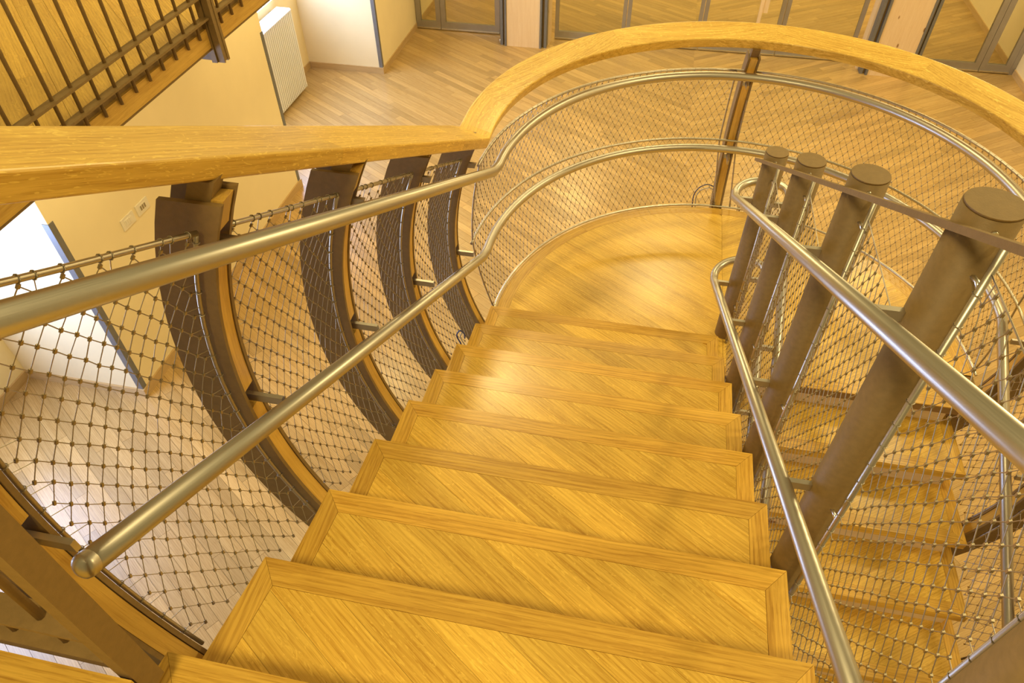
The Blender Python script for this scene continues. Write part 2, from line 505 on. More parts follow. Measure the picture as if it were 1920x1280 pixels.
# ------------------------------------------------------------------ railings of the gallery and of the upper floor
def gallery_railing():
    x = GX+0.045
    t = thing('gallery_railing', (x, 1.0, ZU-0.1), 'brown steel baluster railing along the gallery edge above the radiator', 'railing')
    y0, y1 = -1.6, 2.6
    for z in (ZU+0.015, ZU+0.115):
        MB().box(x-0.02, x+0.02, y0, y1, z-0.005, z+0.005, 'y').build('flat_bar', 'paint', t)
    n = int((y1-y0)/0.107)
    first = None
    for i in range(n+1):
        y = -0.667+0.107*(i-9)
        if y < y0 or y > y1 or abs(y-0.30) < 0.045: continue
        if first is None:
            first = MB().tube([(x, y, ZU-0.055), (x, y, ZU+1.0)], 0.0075, 8).build('baluster', 'paint', t)
        else:
            c = first.copy(); C.objects.link(c); c.parent = t; c.location = (0, y-1.0, first.location.z)
    for py in (0.30, 2.3):
        p = MB().box(x-0.03, x-0.002, py-0.03, py+0.03, ZU-0.20, ZU+1.0, 'z').box(x+0.002, x+0.035, py-0.022, py-0.012, ZU-0.20, ZU+1.0, 'z')
        p.box(x+0.002, x+0.035, py+0.012, py+0.03, ZU-0.20, ZU+1.0, 'z').box(x-0.002, x+0.032, py-0.012, py+0.012, ZU-0.195, ZU+0.99, 'z')
        po = p.build('post', 'paint', t)
        g = [(x-0.03, ZU-0.20), (x-0.03, ZU-0.14), (x-0.40, ZU-0.14), (x-0.40, ZU-0.17), (x-0.2, ZU-0.195)]
        v = [(a, py-0.006, z) for a, z in g]+[(a, py+0.006, z) for a, z in g]
        n5 = 5
        MB().add(v, [tuple(range(5)), tuple(range(9, 4, -1))]+[(i, i+5, (i+1) % 5+5, (i+1) % 5) for i in range(5)]).build('gusset', 'paint', po)
    MB().box(x-0.03, x+0.03, y0, y1, ZU+1.0, ZU+1.03, 'y').build('top_rail', 'paint', t)
gallery_railing()

def floor_railing():
    y = -2.461
    t = thing('floor_railing', (-1.3, y, ZU-0.1), 'brown steel baluster railing beside the oak floor at the top of the stair', 'railing')
    x0, x1 = -2.05, -0.735
    for z in (ZU+0.01, ZU+0.11):
        MB().box(x0, x1, y-0.025, y+0.025, z-(0.005 if z > ZU+0.05 else 0.02), z+0.005, 'x').build('flat_bar', 'paint', t)
    first = None
    for i in range(10):
        x = -0.852-0.107*i
        if x < x0: break
        if first is None:
            first = MB().tube([(x, y, ZU-0.03), (x, y, ZU+1.0)], 0.0085, 8).build('baluster', 'paint', t)
        else:
            c = first.copy(); C.objects.link(c); c.parent = t; c.location = (x+1.3, 0, first.location.z)
    MB().box(-0.735, -0.705, -2.495, -2.450, ZU-0.10, ZU+0.72, 'z').build('post', 'paint', t)
floor_railing()

# ------------------------------------------------------------------ treads
def tread(parent, z, yn, dirn, xl, xr, xlb, xrb, ang, name='tread', depth=0.375):
    """nosing edge at yn, tread runs back by depth in direction dirn (sign of y)"""
    yb = yn+dirn*depth
    w, ws, tk = 0.066, 0.058, 0.005
    o = ccw([(xl, yn), (xr, yn), (xrb, yb), (xlb, yb)])
    body = MB().prism(o, z-0.045, z-tk).build(name, 'trim', parent)
    lerp = lambda t: (xl+(xlb-xl)*t, xr+(xrb-xr)*t)
    tw = w/depth
    li, ri = lerp(tw)
    g = 0.0005
    MB().prism(ccw([(xl, yn), (xr, yn), (ri-ws, yn+dirn*w), (li+ws, yn+dirn*w)]), z-tk, z).build('nosing', 'trim', body)
    MB().prism(ccw([(xl, yn+dirn*0.001), (li+ws-g, yn+dirn*(w+g)), (xlb+ws-g, yb), (xlb, yb)]), z-tk, z, PI/2).build('side_trim', 'trim', body)
    MB().prism(ccw([(xr, yn+dirn*0.001), (ri-ws+g, yn+dirn*(w+g)), (xrb-ws+g, yb), (xrb, yb)]), z-tk, z, PI/2).build('side_trim', 'trim', body)
    inner = [(li+ws+g, yn+dirn*(w+2*g)), (ri-ws-g, yn+dirn*(w+2*g)), (xrb-ws-g, yb), (xlb+ws+g, yb)]
    for p in planks(inner, ang, 0.105, 100, 0.0006, rng, phase=rng.uniform(0, 0.1)):
        MB().prism(p, z-tk, z-0.0003, ang).build('plank', 'tread', body)
    return body

rng = random.Random(21)
fl = thing('stair_flight', (-0.03, -1.5, 0.0), 'wide flight of oak treads with mitred borders descending to the round landing', 'stairs')
for k in range(9):
    tread(fl, (k+1)*RS, -G*k, -1, LX[k], WR, edge(-G*k-0.375), WR, ANG_L)
    y = -G*k-0.05
    MB().box(LX[k]+0.03, WR-0.03, y-0.02, y, k*RS, (k+1)*RS-0.045).build('riser', 'spruce', fl)
# sawtooth carriage under the flight
mb = MB()
for xs in (-0.30, 0.26):
    pts = [(-0.40, 0.05), (-2.72, 0.05+2.32*RS/G), (-2.72, -0.15+2.32*RS/G), (-0.40, -0.04)]
    v = [(xs, y, z-0.06) for y, z in pts]+[(xs+0.05, y, z-0.06) for y, z in pts]
    mb.add(v, [(0, 1, 2, 3), (7, 6, 5, 4)]+[(i, i+4, (i+1) % 4+4, (i+1) % 4) for i in range(4)])
mb.build('carriage', 'paint', fl)

lf = thing('stair_flight', (1.3, -1.5, ZF), 'flight of oak treads with pale risers going down behind the brown poles', 'stairs')
for j in range(1, 11):
    tread(lf, -j*RS, YL-G*j, 1, XR0, XR1, XR0, XR1, ANG_R)
for j in range(0, 11):
    y = YL-G*j+0.032
    MB().box(XR0+0.02, XR1-0.05, y, y+0.02, max(ZF, -(j+1)*RS), -j*RS-0.045).build('riser', 'spruce', lf)
mb = MB()
for xs in (0.95, 1.55):
    pts = [(YL-0.02, -0.26), (YL-2.8, -0.26-2.8*RS/G), (YL-2.8, -0.30-2.8*RS/G), (YL-0.02, -0.42)]
    v = [(xs, y, z-0.06) for y, z in pts]+[(xs+0.05, y, z-0.06) for y, z in pts]
    v = [(a, b, max(c, ZF)) for a, b, c in v]
    mb.add(v, [(0, 1, 2, 3), (7, 6, 5, 4)]+[(i, i+4, (i+1) % 4+4, (i+1) % 4) for i in range(4)])
mb.build('carriage', 'paint', lf)

# ------------------------------------------------------------------ landing
ld = thing('stair_landing', (0.655, 0.6, -0.2), 'half-round oak landing with herringbone boards between the two flights', 'landing')
RL = 1.295
arc = lambda r, a0, a1, n, cx=0.655: [(cx+r*math.cos(a0+(a1-a0)*i/n), CY+r*math.sin(a0+(a1-a0)*i/n)) for i in range(n+1)]
full = arc(RL, 0, PI, 48)
slab = [(0.655+RL, YL)] + full + [(0.655-RL, -0.05), (SEAM+0.04, -0.05), (SEAM+0.04, YL)]
MB().prism(ccw(slab), -0.05, -0.006).build('slab', 'joint', ld)
bw = 0.07
mb = MB()
NB = 8
for i in range(NB):
    a0, a1 = PI*i/NB, PI*(i+1)/NB-0.001
    poly = arc(RL, a0, a1, 6)+arc(RL-bw, a0, a1, 6)[::-1]
    pb = MB()
    o1, o2 = arc(RL, a0, a1, 6), arc(RL-bw, a0, a1, 6)
    v = [(x, y, z) for z in (-0.006, 0) for x, y in o1+o2]
    n = 7
    f = []
    for q in range(6):
        f.append((2*n+q, 2*n+q+1, 3*n+q+1, 3*n+q)); f.append((q, n+q, n+q+1, q+1)); f.append((q, q+1, 2*n+q+1, 2*n+q)); f.append((n+q, 3*n+q, 3*n+q+1, n+q+1))
    gr = [(math.atan2(y-CY, x-0.655)*1.3, math.hypot(x-0.655, y-CY), z) for x, y, z in v]
    pb.add(v, f, gr).build('border', 'trim', ld)
inl = [p for p in arc(RL-bw-0.001, PI/2, PI, 30)]
SX = 0.655
left = [(SX-0.001, -0.05), (SX-0.001, CY+RL-bw-0.001)] + inl[1:] + [(0.655-RL+bw, -0.05)]
right = [(SX+0.001, YL+0.067)] + [(0.655+RL-bw, YL+0.067)] + arc(RL-bw-0.001, 0, PI/2, 30)
for reg, ang in ((left, ANG_L), (right, ANG_R)):
    for p in planks(ccw(reg), ang, 0.105, 100, 0.0006, rng):
        MB().prism(p, -0.006, 0, ang).build('plank', 'tread', ld)
MB().prism(ccw([(XR0-0.07, YL), (0.655+RL, YL), (0.655+RL, YL+0.066), (XR0-0.07, YL+0.066)]), -0.006, 0).build('nosing', 'trim', ld)
MB().box(XR0, 0.655+RL, YL+0.002, YL+0.045, -0.05, -0.006).build('nosing_face', 'trim', ld)
mb = MB()
o1 = arc(RL+0.004, -0.06, PI+0.04, 50)
v = [(x, y, z) for z in (-0.24, -0.004) for x, y in o1]; n = len(o1)
v2 = [(0.655+(x-0.655)*0.99, CY+(y-CY)*0.99, z) for x, y, z in v]
f = []
for q in range(n-1):
    f += [(q, q+1, n+q+1, n+q), (2*n+q, 3*n+q, 3*n+q+1, 2*n+q+1), (n+q, n+q+1, 3*n+q+1, 3*n+q), (q, 2*n+q, 2*n+q+1, q+1)]
mb.add(v+v2, f).build('edge_band', 'paint', ld)
mb = MB()
for y in (0.25, 0.7, 1.1):
    w = math.sqrt(RL*RL-(y-CY)**2)-0.02
    mb.box(0.655-w, 0.655+w, y-0.03, y+0.03, -0.22, -0.05)
mb.build('joist', 'paint', ld)
MB().tube([(x, y, 0.008) for x, y in arc(1.309, 0.0, PI, 60)], 0.007, 8).build('edge_rod', 'bright', ld)

# ------------------------------------------------------------------ curved rib posts
YR = [-0.04, -0.62, -1.19, -1.765, -2.36]
def rib(T, label, hb=-0.30, top=1.0, rail_h=1.045, flip=1, base_loc=None, tube_lo=0.085, tube_up=0.035):
    """T(off, h, t) -> world"""
    n = 22
    hs = [hb+(top-hb)*i/n for i in range(n+1)]
    root = thing('curved_rib_post', base_loc, label, 'post', 'curved rib posts of the balustrade')
    D = 0.14
    def slab_(name, o0, o1, t0, t1, h0, h1, mat, n=14, parent=root, extra=0.0, slant=0.0):
        v, g, f = [], [], []
        for i in range(n+1):
            h = h0+(h1-h0)*i/n
            for (o, t) in ((o0, t0), (o1, t0), (o1, t1), (o0, t1)):
                hh = h+(slant*(o-o0) if i in (0, n) else 0)
                v.append(T(off(h)+o, hh, t)); g.append((h, o, t))
        for i in range(n):
            for j in range(4):
                q = (i*4+j, i*4+(j+1) % 4, (i+1)*4+(j+1) % 4, (i+1)*4+j)
                f.append(q if flip > 0 else q[::-1])
        f.append((3, 2, 1, 0) if flip > 0 else (0, 1, 2, 3)); k = n*4
        f.append((k, k+1, k+2, k+3) if flip > 0 else (k+3, k+2, k+1, k))
        return MB().add(v, f, g).build(name, mat, parent)
    slab_('plate', 0.0, D, -0.034, -0.023, hb, top, 'paint', 22)
    slab_('plate', 0.0, D, 0.023, 0.034, hb, top+0.012, 'paint', 22)
    slab_('wood_infill', 0.003, 0.055, -0.021, 0.021, 0.925, top+0.004, 'ribwood', 4)
    slab_('wood_infill', 0.003, 0.055, -0.021, 0.021, 0.40, 0.865, 'ribwood', 12)
    slab_('wood_infill', 0.003, 0.055, -0.021, 0.021, hb+0.02, 0.335, 'ribwood', 12)
    slab_('rail_stub', 0.03, 0.085, -0.022, 0.022, top-0.06, rail_h, 'paint', 2)
    slab_('bracket', -tube_lo, 0.02, -0.006, 0.006, 0.350, 0.376, 'steel', 1)
    slab_('bracket', -tube_up, 0.02, -0.006, 0.006, 0.875, 0.900, 'steel', 1)
    return root

ords = ['rib post at the landing elbow of the handrail', 'rib post, second up from the landing elbow', 'rib post, third up from the landing elbow',
        'rib post beside the wall sockets, fourth up', 'rib post by the domed tube end']
for i, y in enumerate(YR):
    yy = y
    T = lambda o, h, t, yy=yy: (edge(yy)-o, yy+t, zt(yy)+h)
    rib(T, 'bowed brown steel and oak '+ords[i], base_loc=(edge(y)-0.1, y, zt(y)-0.3), flip=-1)
a = PI/2
T = lambda o, h, t: (0.62+t, CY+1.222+o, h)
rib(T, 'bowed brown steel and oak post at the middle of the landing arc', hb=-0.22, top=1.06, rail_h=1.12, base_loc=(0.62, 1.5, -0.22), flip=1, tube_lo=0.105, tube_up=0.06)
for i, (y, lab) in enumerate(((-0.04, 'where the lower flight leaves the landing'), (-0.62, 'second down the lower flight'), (-1.19, 'third down the lower flight'), (-1.77, 'fourth down the lower flight'))):
    T = lambda o, h, t, y=y: (1.835+o, y+t, zl(y)+h)
    rib(T, 'bowed brown steel and oak rib post '+lab, base_loc=(1.93, y, zl(y)-0.3), flip=1)

# ------------------------------------------------------------------ oak handrail
def rrect(x0, x1, z0, z1, r):
    pts = []
    for cx, cz, a0 in ((x1-r, z1-r, 0), (x0+r, z1-r, 90), (x0+r, z0+r, 180), (x1-r, z0+r, 270)):
        for k in range(4):
            a = math.radians(a0+30*k); pts.append((cx+r*math.cos(a), cz+r*math.sin(a)))
    return pts
hr = thing('oak_handrail', (0.6, 0.1, 1.05), 'broad oak handrail running down the flight and round the landing', 'handrail')
th = math.radians(18.5)
prof = [(x*math.cos(th)+z*math.sin(th), -x*math.sin(th)+z*math.cos(th)) for x, z in rrect(-0.148, 0.0, -0.058, 0.0, 0.007)]
E0 = Vector((-0.613, 0.0, 1.179)); DW = Vector((-0.056, -1, 0.529))
RH, ZH = 1.219, 1.168
cutp = [0.12, 0.34, 1.30, 2.9]
def fl_pt(s): return E0+DW*s
def arc_tan(t): return (math.sin(PI-t), -math.cos(PI-t))
def arc_pt(t): return Vector((0.60+RH*math.cos(PI-t), CY+RH*math.sin(PI-t), ZH))
MB().sweep([fl_pt(0.1197), fl_pt(0.0), Vector((-0.6175, 0.06, 1.170)), arc_pt(0.0), arc_pt(0.06), arc_pt(0.12), arc_pt(0.18)], prof, ((0.056, 1), arc_tan(0.18)), smooth=False).build('rail_segment', 'rail', hr)
for i in range(3):
    MB().sweep([fl_pt(cutp[i+1]-0.0003), fl_pt(cutp[i])], prof, ((0.056, 1), (0.056, 1)), smooth=False).build('rail_segment', 'rail', hr)
bounds = [0.1802, 0.95, 1.66, 2.28, 2.85, PI]
for i in range(5):
    a, b = bounds[i], bounds[i+1]-0.0002
    n = 14
    path = [arc_pt(a+(b-a)*k/n) for k in range(n+1)]
    # straight grained staves: the grain follows the chord of each stave
    mb = MB().sweep(path, prof, (arc_tan(a), arc_tan(b)), smooth=False)
    p0, p1 = path[0], path[-1]; d = (p1-p0).normalized(); e = Vector((-d.y, d.x, 0))
    mb.g = [((Vector(q)-p0).dot(d), (Vector(q)-p0).dot(e), q[2]) for q in mb.v]
    mb.build('rail_segment', 'rail', hr)
MB().sweep([arc_pt(PI)+Vector((0, -0.001, 0)), Vector((0.60+RH, 0.05, ZH-0.01)), Vector((0.60+RH+0.02, -1.9, ZH-0.01-1.95*0.52))], prof, (arc_tan(PI), (-0.01, -1)), smooth=False).build('rail_segment', 'rail', hr)

# ------------------------------------------------------------------ outer steel tubes
def outer_tube(z, R, x0, y0, sx, sl, yend, label, dome):
    t = thing('steel_handrail', (0.6, CY, z), label, 'handrail')
    path = [(x0+sx*(y0-yend), yend, z+sl*(y0-yend)), (x0, y0, z)]
    n = 56
    a0 = PI-math.asin(max(-1, min(1, (y0+0.06-CY)/R)))
    path += [(0.60+R*math.cos(a0-a0*k/n), CY+R*math.sin(a0-a0*k/n), z) for k in range(n+1)]
    path += [(0.60+R+0.002, 0.07, z-0.005), (0.60+R+0.004, 0.04, z-0.02), (0.60+R+0.01, -2.2, z-0.02-2.24*0.525)]
    MB().tube(path, 0.0235, 16).build('tube', 'steel', t)
    if dome:
        p = Vector(path[0]); d = (p-Vector(path[1])).normalized()
        mb = MB(); pts = []
        for k in range(5):
            q = math.radians(90*k/4); pts.append((math.sin(q)*0.014, math.cos(q)))
        v, f, nn = [], [], 16
        side = d.cross(Vector((0, 0, 1))).normalized(); up = side.cross(d)
        for (h, rr) in [(-0.012, 1.0)]+pts[:-1]:
            for j in range(nn):
                an = 2*PI*j/nn; v.append(p+d*h+(side*math.cos(an)+up*math.sin(an))*0.0243*rr)
        v.append(p+d*0.014)
        for k in range(len(pts)-1):
            for j in range(nn): f.append((k*nn+j, k*nn+(j+1) % nn, (k+1)*nn+(j+1) % nn, (k+1)*nn+j))
        k = (len(pts)-1)*nn
        for j in range(nn): f.append((k+j, k+(j+1) % nn, len(v)-1))
        mb.add(v, f, None, True).build('end_cap', 'steel', t)
    return t
outer_tube(0.461, 1.272, -0.680, 0.031, -0.031, 0.512, -2.40, 'lower steel tube rail with domed end cap beside the treads', True)
outer_tube(0.965, 1.205, -0.618, 0.065, -0.037, 0.520, -2.95, 'upper steel tube rail just inside the oak handrail', False)
# thin rods that edge the net round the landing
for z, R, lab in ((0.473, 1.362, 'thin steel rod at mid height round the landing net'), (0.957, 1.305, 'thin steel rod laced to the top of the landing net')):
    t = thing('net_rod', (0.6, CY+R, z), lab, 'rod')
    MB().tube([(0.60+R*math.cos(PI-PI*k/60), CY-0.03+R*math.sin(PI-PI*k/60)+0.03, z) for k in range(61)]+[(0.60+R, -0.06, z-0.01)], 0.0075, 8).build('rod', 'steel', t)

# ------------------------------------------------------------------ poles on the stair axis
PY = [0.19, -0.43, -1.05, -1.67, -2.345]
PR_ = 0.051
pole_words = ['at the landing inside the tube loops', 'second up from the landing', 'third up from the landing', 'fourth up, crossing in front of the lower treads', 'fifth, cut off by the corner beside the top treads']
PT = [1.145+0.327*i for i in range(5)]
for i, y in enumerate(PY):
    t = thing('stair_pole', (AX, y, ZF), 'round brown steel pole, '+pole_words[i], 'pole', 'brown poles on the stair axis')
    MB().tube([(AX, y, ZF), (AX, y, PT[i]-0.004)], PR_, 28).build('shaft', 'paint', t)
    MB().tube([(AX, y, PT[i]-0.004), (AX, y, PT[i]), (AX, y, PT[i]+0.0005)], PR_-0.0015, 28).build('cap', 'paint', t)
    MB().tube([(AX-0.004, y-0.045, PT[i]-0.026), (AX-0.006, y-0.060, PT[i]-0.024)], 0.0055, 8).build('screw', 'bright', t)
    for s in (-1, 1):
        ys = y+s*0.078
        zb = zl(min(y, YL))-0.15
        MB().tube([(AX+0.01, ys, zb), (AX+0.01, ys, PT[i]-0.03)], 0.0075, 8).build('net_rod', 'steel', t)
        for zz in (PT[i]-0.13, PT[i]-0.9):
            MB().tube([(AX, y+s*0.045, zz+0.012), (AX+0.006, y+s*0.065, zz+0.012), (AX+0.01, ys, zz)], 0.005, 6).build('pin', 'bright', t)
tb = thing('pole_tie_bar', (0.606, -1.1, 1.0), 'flat brown steel bar joining the pole heads in a sloping line', 'bar')
MB().sweep([(0.606, 0.34, 1.012), (0.606, -2.9, 1.012+3.24*0.529)], [(0.007, -0.008), (0.007, 0.008), (-0.007, 0.008), (-0.007, -0.008)], smooth=False).build('bar', 'paint', tb)

def loop_rail(zA, sA, zB, sB, label):
    t = thing('looped_handrail', (AX, 0.0, zA), label, 'handrail', 'looped steel tubes round the poles')
    xa, xb, yl = 0.54, 0.784, 0.235
    r = (xb-xa)/2; cx = (xa+xb)/2
    path = [(xa, -2.95, zA-sA*-2.95), (xa, yl, zA-sA*yl)]
    z0, z1 = zA-sA*yl, zB+sB*yl
    n = 14
    for k in range(1, n):
        a = PI-PI*k/n
        path.append((cx+r*math.cos(a), yl+0.015+r*math.sin(a), z0+(z1-z0)*k/n))
    path += [(xb, yl, z1), (xb, -2.6, zB-sB*2.6)]
    MB().tube(path, 0.0205, 14).build('tube', 'steel', t)
    for i, y in enumerate(PY):
        za = zA-sA*y
        MB().box(xa+0.012, AX-PR_+0.006, y-0.007, y+0.007, za-0.014, za+0.012).build('bracket', 'steel', t)
        zb = zB+sB*y
        MB().box(AX+PR_-0.006, xb-0.012, y-0.007, y+0.007, zb-0.014, zb+0.012).build('bracket', 'steel', t)
loop_rail(0.982, 0.526, 0.765, 0.557, 'upper steel tube looping round the first brown pole')
loop_rail(0.450, 0.482, 0.302, 0.545, 'lower steel tube looping round the first brown pole')

# ------------------------------------------------------------------ wire nets
W_, H_ = 0.042, 0.073
def net(S, u0, u1, v0, v1, label, loc, base=lambda u: 0.0, rods=('top', 'l', 'r'), keep=None, wr=0.0011, fr=0.0031, rod_r=0.0065, rings=True, nrm=None, wcell=W_, hcell=H_):
    t = thing('cable_net', loc, label, 'net', 'woven steel cable nets of the stair')
    wires, fer, lace = MB(), MB(), MB()
    m = 0.012
    b0, b1 = min(base(u0), base(u1)), max(base(u0), base(u1))
    nj = int((v1-v0+b1-b0-2*m)/(hcell/2)); ni = int((u1-u0-2*m)/wcell)
    uoff = ((u1-u0)-ni*wcell)/2; voff = ((v1-v0+b1-b0)-nj*hcell/2)
    K = {}
    rj = random.Random(int(abs(loc[0]*997+loc[1]*131)*10))
    for j in range(nj+1):
        for i in range(ni+1):
            u = u0+uoff+i*wcell+(wcell/2 if j % 2 else 0)
            v = v0+b0+voff*0.5+j*hcell/2-base(u)
            if u > u1-m or v > v1-m or v < v0+m: continue
            if keep and not keep(u, v): continue
            K[i, j] = (u+rj.uniform(-.0022, .0022), v+rj.uniform(-.0022, .0022))
    def seg(a, b, r, mb=wires):
        d = b-a; L = d.length
        if L < 1e-6: return
        d /= L
        s = d.cross(Vector((0.31, 0.42, 0.85))).normalized(); q = d.cross(s)
        v = []
        for p in (a, b):
            for k in range(4):
                an = PI/2*k; v.append(p+s*(r*math.cos(an))+q*(r*math.sin(an)))
        mb.add(v, [(k, (k+1) % 4, 4+(k+1) % 4, 4+k) for k in range(4)], None, True)
    P = {k: Vector(S(*uv)) for k, uv in K.items()}
    for (i, j), p in P.items():
        du = 0 if j % 2 == 0 else 1
        for (a, b) in ((i-1+du, j+1), (i+du, j+1)):
            if (a, b) in P: seg(p, P[a, b], wr)
        u, v = K[i, j]
        tx = (Vector(S(u+0.004, v))-p).normalized(); tz = (Vector(S(u, v+0.004))-p)
        nn = tx.cross(tz).normalized(); tz = nn.cross(tx)
        vs = [p+tx*(fr*0.8*a)+tz*(fr*1.35*b)+nn*(fr*0.8*c) for c in (-1, 1) for b in (-1, 1) for a in (-1, 1)]
        fer.add(vs, [(0, 2, 3, 1), (4, 5, 7, 6), (0, 1, 5, 4), (2, 6, 7, 3), (0, 4, 6, 2), (1, 3, 7, 5)])
    def ring(c, d, r):
        d = d.normalized(); s = d.cross(Vector((0.2, 0.5, 0.84))).normalized(); q = d.cross(s)
        pts = [c+(s*math.cos(2*PI*k/8)+q*math.sin(2*PI*k/8))*r for k in range(9)]
        for k in range(8): seg(pts[k], pts[k+1], wr*1.15, lace)
    # lacing to the rods
    js = sorted({j for _, j in K})
    for j in js:
        row = sorted(i for i, jj in K if jj == j)
        for (i, ue, side) in ((row[0], u0, 'l'), (row[-1], u1, 'r')):
            if side in rods and abs(K[i, j][0]-ue) < wcell*1.05:
                v = K[i, j][1]
                e = Vector(S(ue, v)); seg(P[i, j], e, wr)
                if rings and j % 2 == 0: ring(e, Vector(S(ue, v+0.01))-e, rod_r+wr)
    for i in range(ni+1):
        col = [j for ii, j in K if ii == i]
        if not col: continue
        jt = max(col); u = K[i, jt][0]
        if ('top' in rods or 'edge' in rods) and (v1-K[i, jt][1]) < 0.2:
            rings = 'top' in rods
            e = Vector(S(u, v1)); seg(P[i, jt], e, wr)
            if rings: ring(e, Vector(S(u+0.01, v1))-e, rod_r+wr)
    wires.build('wire_mesh', 'wire', t, 'stuff')
    fer.build('ferrules', 'ferrule', t, 'stuff')
    if lace.v: lace.build('lacing', 'wire', t, 'stuff')
    n = 16
    if 'top' in rods and rod_r: MB().tube([S(u0+(u1-u0)*k/n, v1) for k in range(n+1)], rod_r, 8).build('top_rod', 'steel', t)
    if 'edge' in rods: MB().tube([S(u0+(u1-u0)*k/n, v1) for k in range(n+1)], 0.0018, 6).build('edge_cable', 'wire', t)
    for side, uu in (('l', u0), ('r', u1)):
        if side in rods and rod_r and 'norod' not in rods:
            MB().tube([S(uu, v0+(v1-v0)*k/n) for k in range(n+1)], rod_r*0.8, 8).build('side_rod', 'wire', t)
    return t

names = ['between the landing elbow and the second rib post', 'between the second and third rib posts', 'between the third and fourth rib posts', 'nearest the domed tube end']
for i in range(4):
    ya, yb = YR[i+1]+0.05, YR[i]-0.05
    S = lambda u, v: (edge(u)-(off(v)+0.026), u, zt(u)+v)
    net(S, ya, yb, -0.16, 0.915, 'sloping cable net of the upper flight '+names[i], (edge(ya)-0.1, (ya+yb)/2, zt(yb)-0.16), base=zt, wcell=0.045, hcell=0.070)
ra = 1.33
for (a0, a1, lab) in ((PI-0.02, PI/2+0.04, 'curved cable net round the landing between elbow and middle post'), (PI/2-0.04, 0.03, 'curved cable net round the landing behind the brown poles')):
    def S(u, v, a0=a0):
        an = a0-u/ra; r = rnet(v)
        return (cxh(v)+r*math.cos(an), CY+r*math.sin(an), v)
    net(S, 0.0, (a0-a1)*ra, 0.012, 0.957, lab, (0.655+1.3*math.cos((a0+a1)/2), CY+1.3*math.sin((a0+a1)/2), 0.0), rods=('top', 'l', 'r'), rod_r=0.006, wr=0.0012, fr=0.0034)
yr = [-0.04, -0.62, -1.19, -1.77]
for i in range(3):
    ya, yb = yr[i+1]+0.05, yr[i]-0.05
    S = lambda u, v: (1.835+off(v)+0.026, u, zl(u)+v)
    net(S, ya, yb, -0.16, 0.90, 'sloping cable net of the lower flight '+('beside its first treads', 'between the second and third ribs', 'between the third and fourth ribs')[i], (1.98, (ya+yb)/2, zl(ya)-0.16), base=zl, wcell=0.045, hcell=0.070, wr=0.0012, fr=0.0034)
for i in range(4):
    ya, yb = PY[i+1]+0.078, PY[i]-0.078
    S = lambda u, v: (AX+0.01, u, v)
    zb = zl(min(ya, YL))-0.25
    net(S, ya, yb, zb, PT[i]-0.085, 'flat upright cable net between the '+('first and second', 'second and third', 'third and fourth', 'fourth and fifth')[i]+' brown poles', (AX, (ya+yb)/2, zb),
        rods=('l', 'r', 'edge', 'norod'), keep=lambda u, v: v > zl(min(u, YL))-0.17, rod_r=0.0075)

# ------------------------------------------------------------------ glass partition with doors and timber columns
GY = 7.90
def leaf(name, x0, x1, label, fw=0.075, z1=0.72, post0=True):
    z0 = ZF+0.012
    f = MB()
    y0, y1 = GY-0.025, GY+0.025
    f.box(x0, x0+fw, y0, y1, z0, z1, 'z').box(x1-fw, x1, y0, y1, z0, z1, 'z').box(x0+fw, x1-fw, y0, y1, z0, z0+0.11).box(x0+fw, x1-fw, y0, y1, z1-0.09, z1)
    o = tag(f.build(name, 'alu'), label, None, None, 'structure')
    MB().box(x0+fw, x1-fw, GY-0.004, GY+0.004, z0+0.11, z1-0.09).build('pane', 'glass', o)
    MB().box(x0+0.004, x1-0.004, y0-0.012, y0, z0+0.004, z0+0.022).build('door_seal', 'bright', o)
    return o
n = 1
for x0, x1, lab, fw in ((-3.635, -3.245, 'narrow aluminium framed glass leaf against the far pier', 0.075), (-3.240, -2.315, 'wide aluminium framed glass door beside the pale column', 0.075),
                        (-1.47, -0.425, 'first of the four middle glass door leaves', 0.055), (-0.415, 0.655, 'second of the four middle glass door leaves', 0.055),
                        (0.665, 1.745, 'third of the four middle glass door leaves', 0.055), (1.755, 2.80, 'fourth of the four middle glass door leaves', 0.055),
                        (3.62, 4.50, 'wide aluminium framed glass door near the plain wall', 0.075), (4.505, 4.90, 'narrow aluminium framed glass leaf at the plain wall', 0.075)):
    leaf('door_%d' % n, x0, x1, lab, fw); n += 1
tag(MB().box(-3.64, 4.95, GY-0.04, GY+0.04, 0.72, 0.80).build('trim_8', 'alu'), 'aluminium head rail of the glass doors', None, None, 'structure')
tag(MB().box(4.90, 4.955, GY-0.03, GY+0.03, ZF, 0.72).build('trim_9', 'alu'), 'aluminium jamb at the plain wall', None, None, 'structure')
tag(MB().box(-2.31, -2.262, GY-0.03, GY+0.03, ZF, 0.72).build('trim_10', 'alu'), 'aluminium jamb at the pale column', None, None, 'structure')

def column(x0, x1, label):
    yf, yb = 7.50, 7.86
    t = thing('timber_column', ((x0+x1)/2, (yf+yb)/2, ZF), label, 'column', 'timber columns in the glass front')
    MB().box(x0, x1, yf, yb, ZF, 1.2, 'z').build('timber', 'spruce', t)
    for s, x in ((-1, x0), (1, x1)):
        MB().box(min(x+s*0.002, x+s*0.03), max(x+s*0.002, x+s*0.03), yf-0.012, yf+0.045, ZF, 1.2, 'z').build('steel_angle', 'angle', t)
        MB().box(min(x+s*0.03, x+s*0.062), max(x+s*0.03, x+s*0.062), yf+0.05, yf+0.12, ZF, 1.2, 'z').build('steel_channel', 'paint', t)
        MB().box(min(x+s*0.062, x+s*0.10), max(x+s*0.062, x+s*0.10), yf+0.02, yf+0.16, ZF, 1.2, 'z').build('steel_flange', 'angle', t)
        MB().box(min(x+s*0.002, x+s*0.125), max(x+s*0.002, x+s*0.125), yf+0.162, yb, ZF, 1.2, 'z').build('side_timber', 'spruce', t)
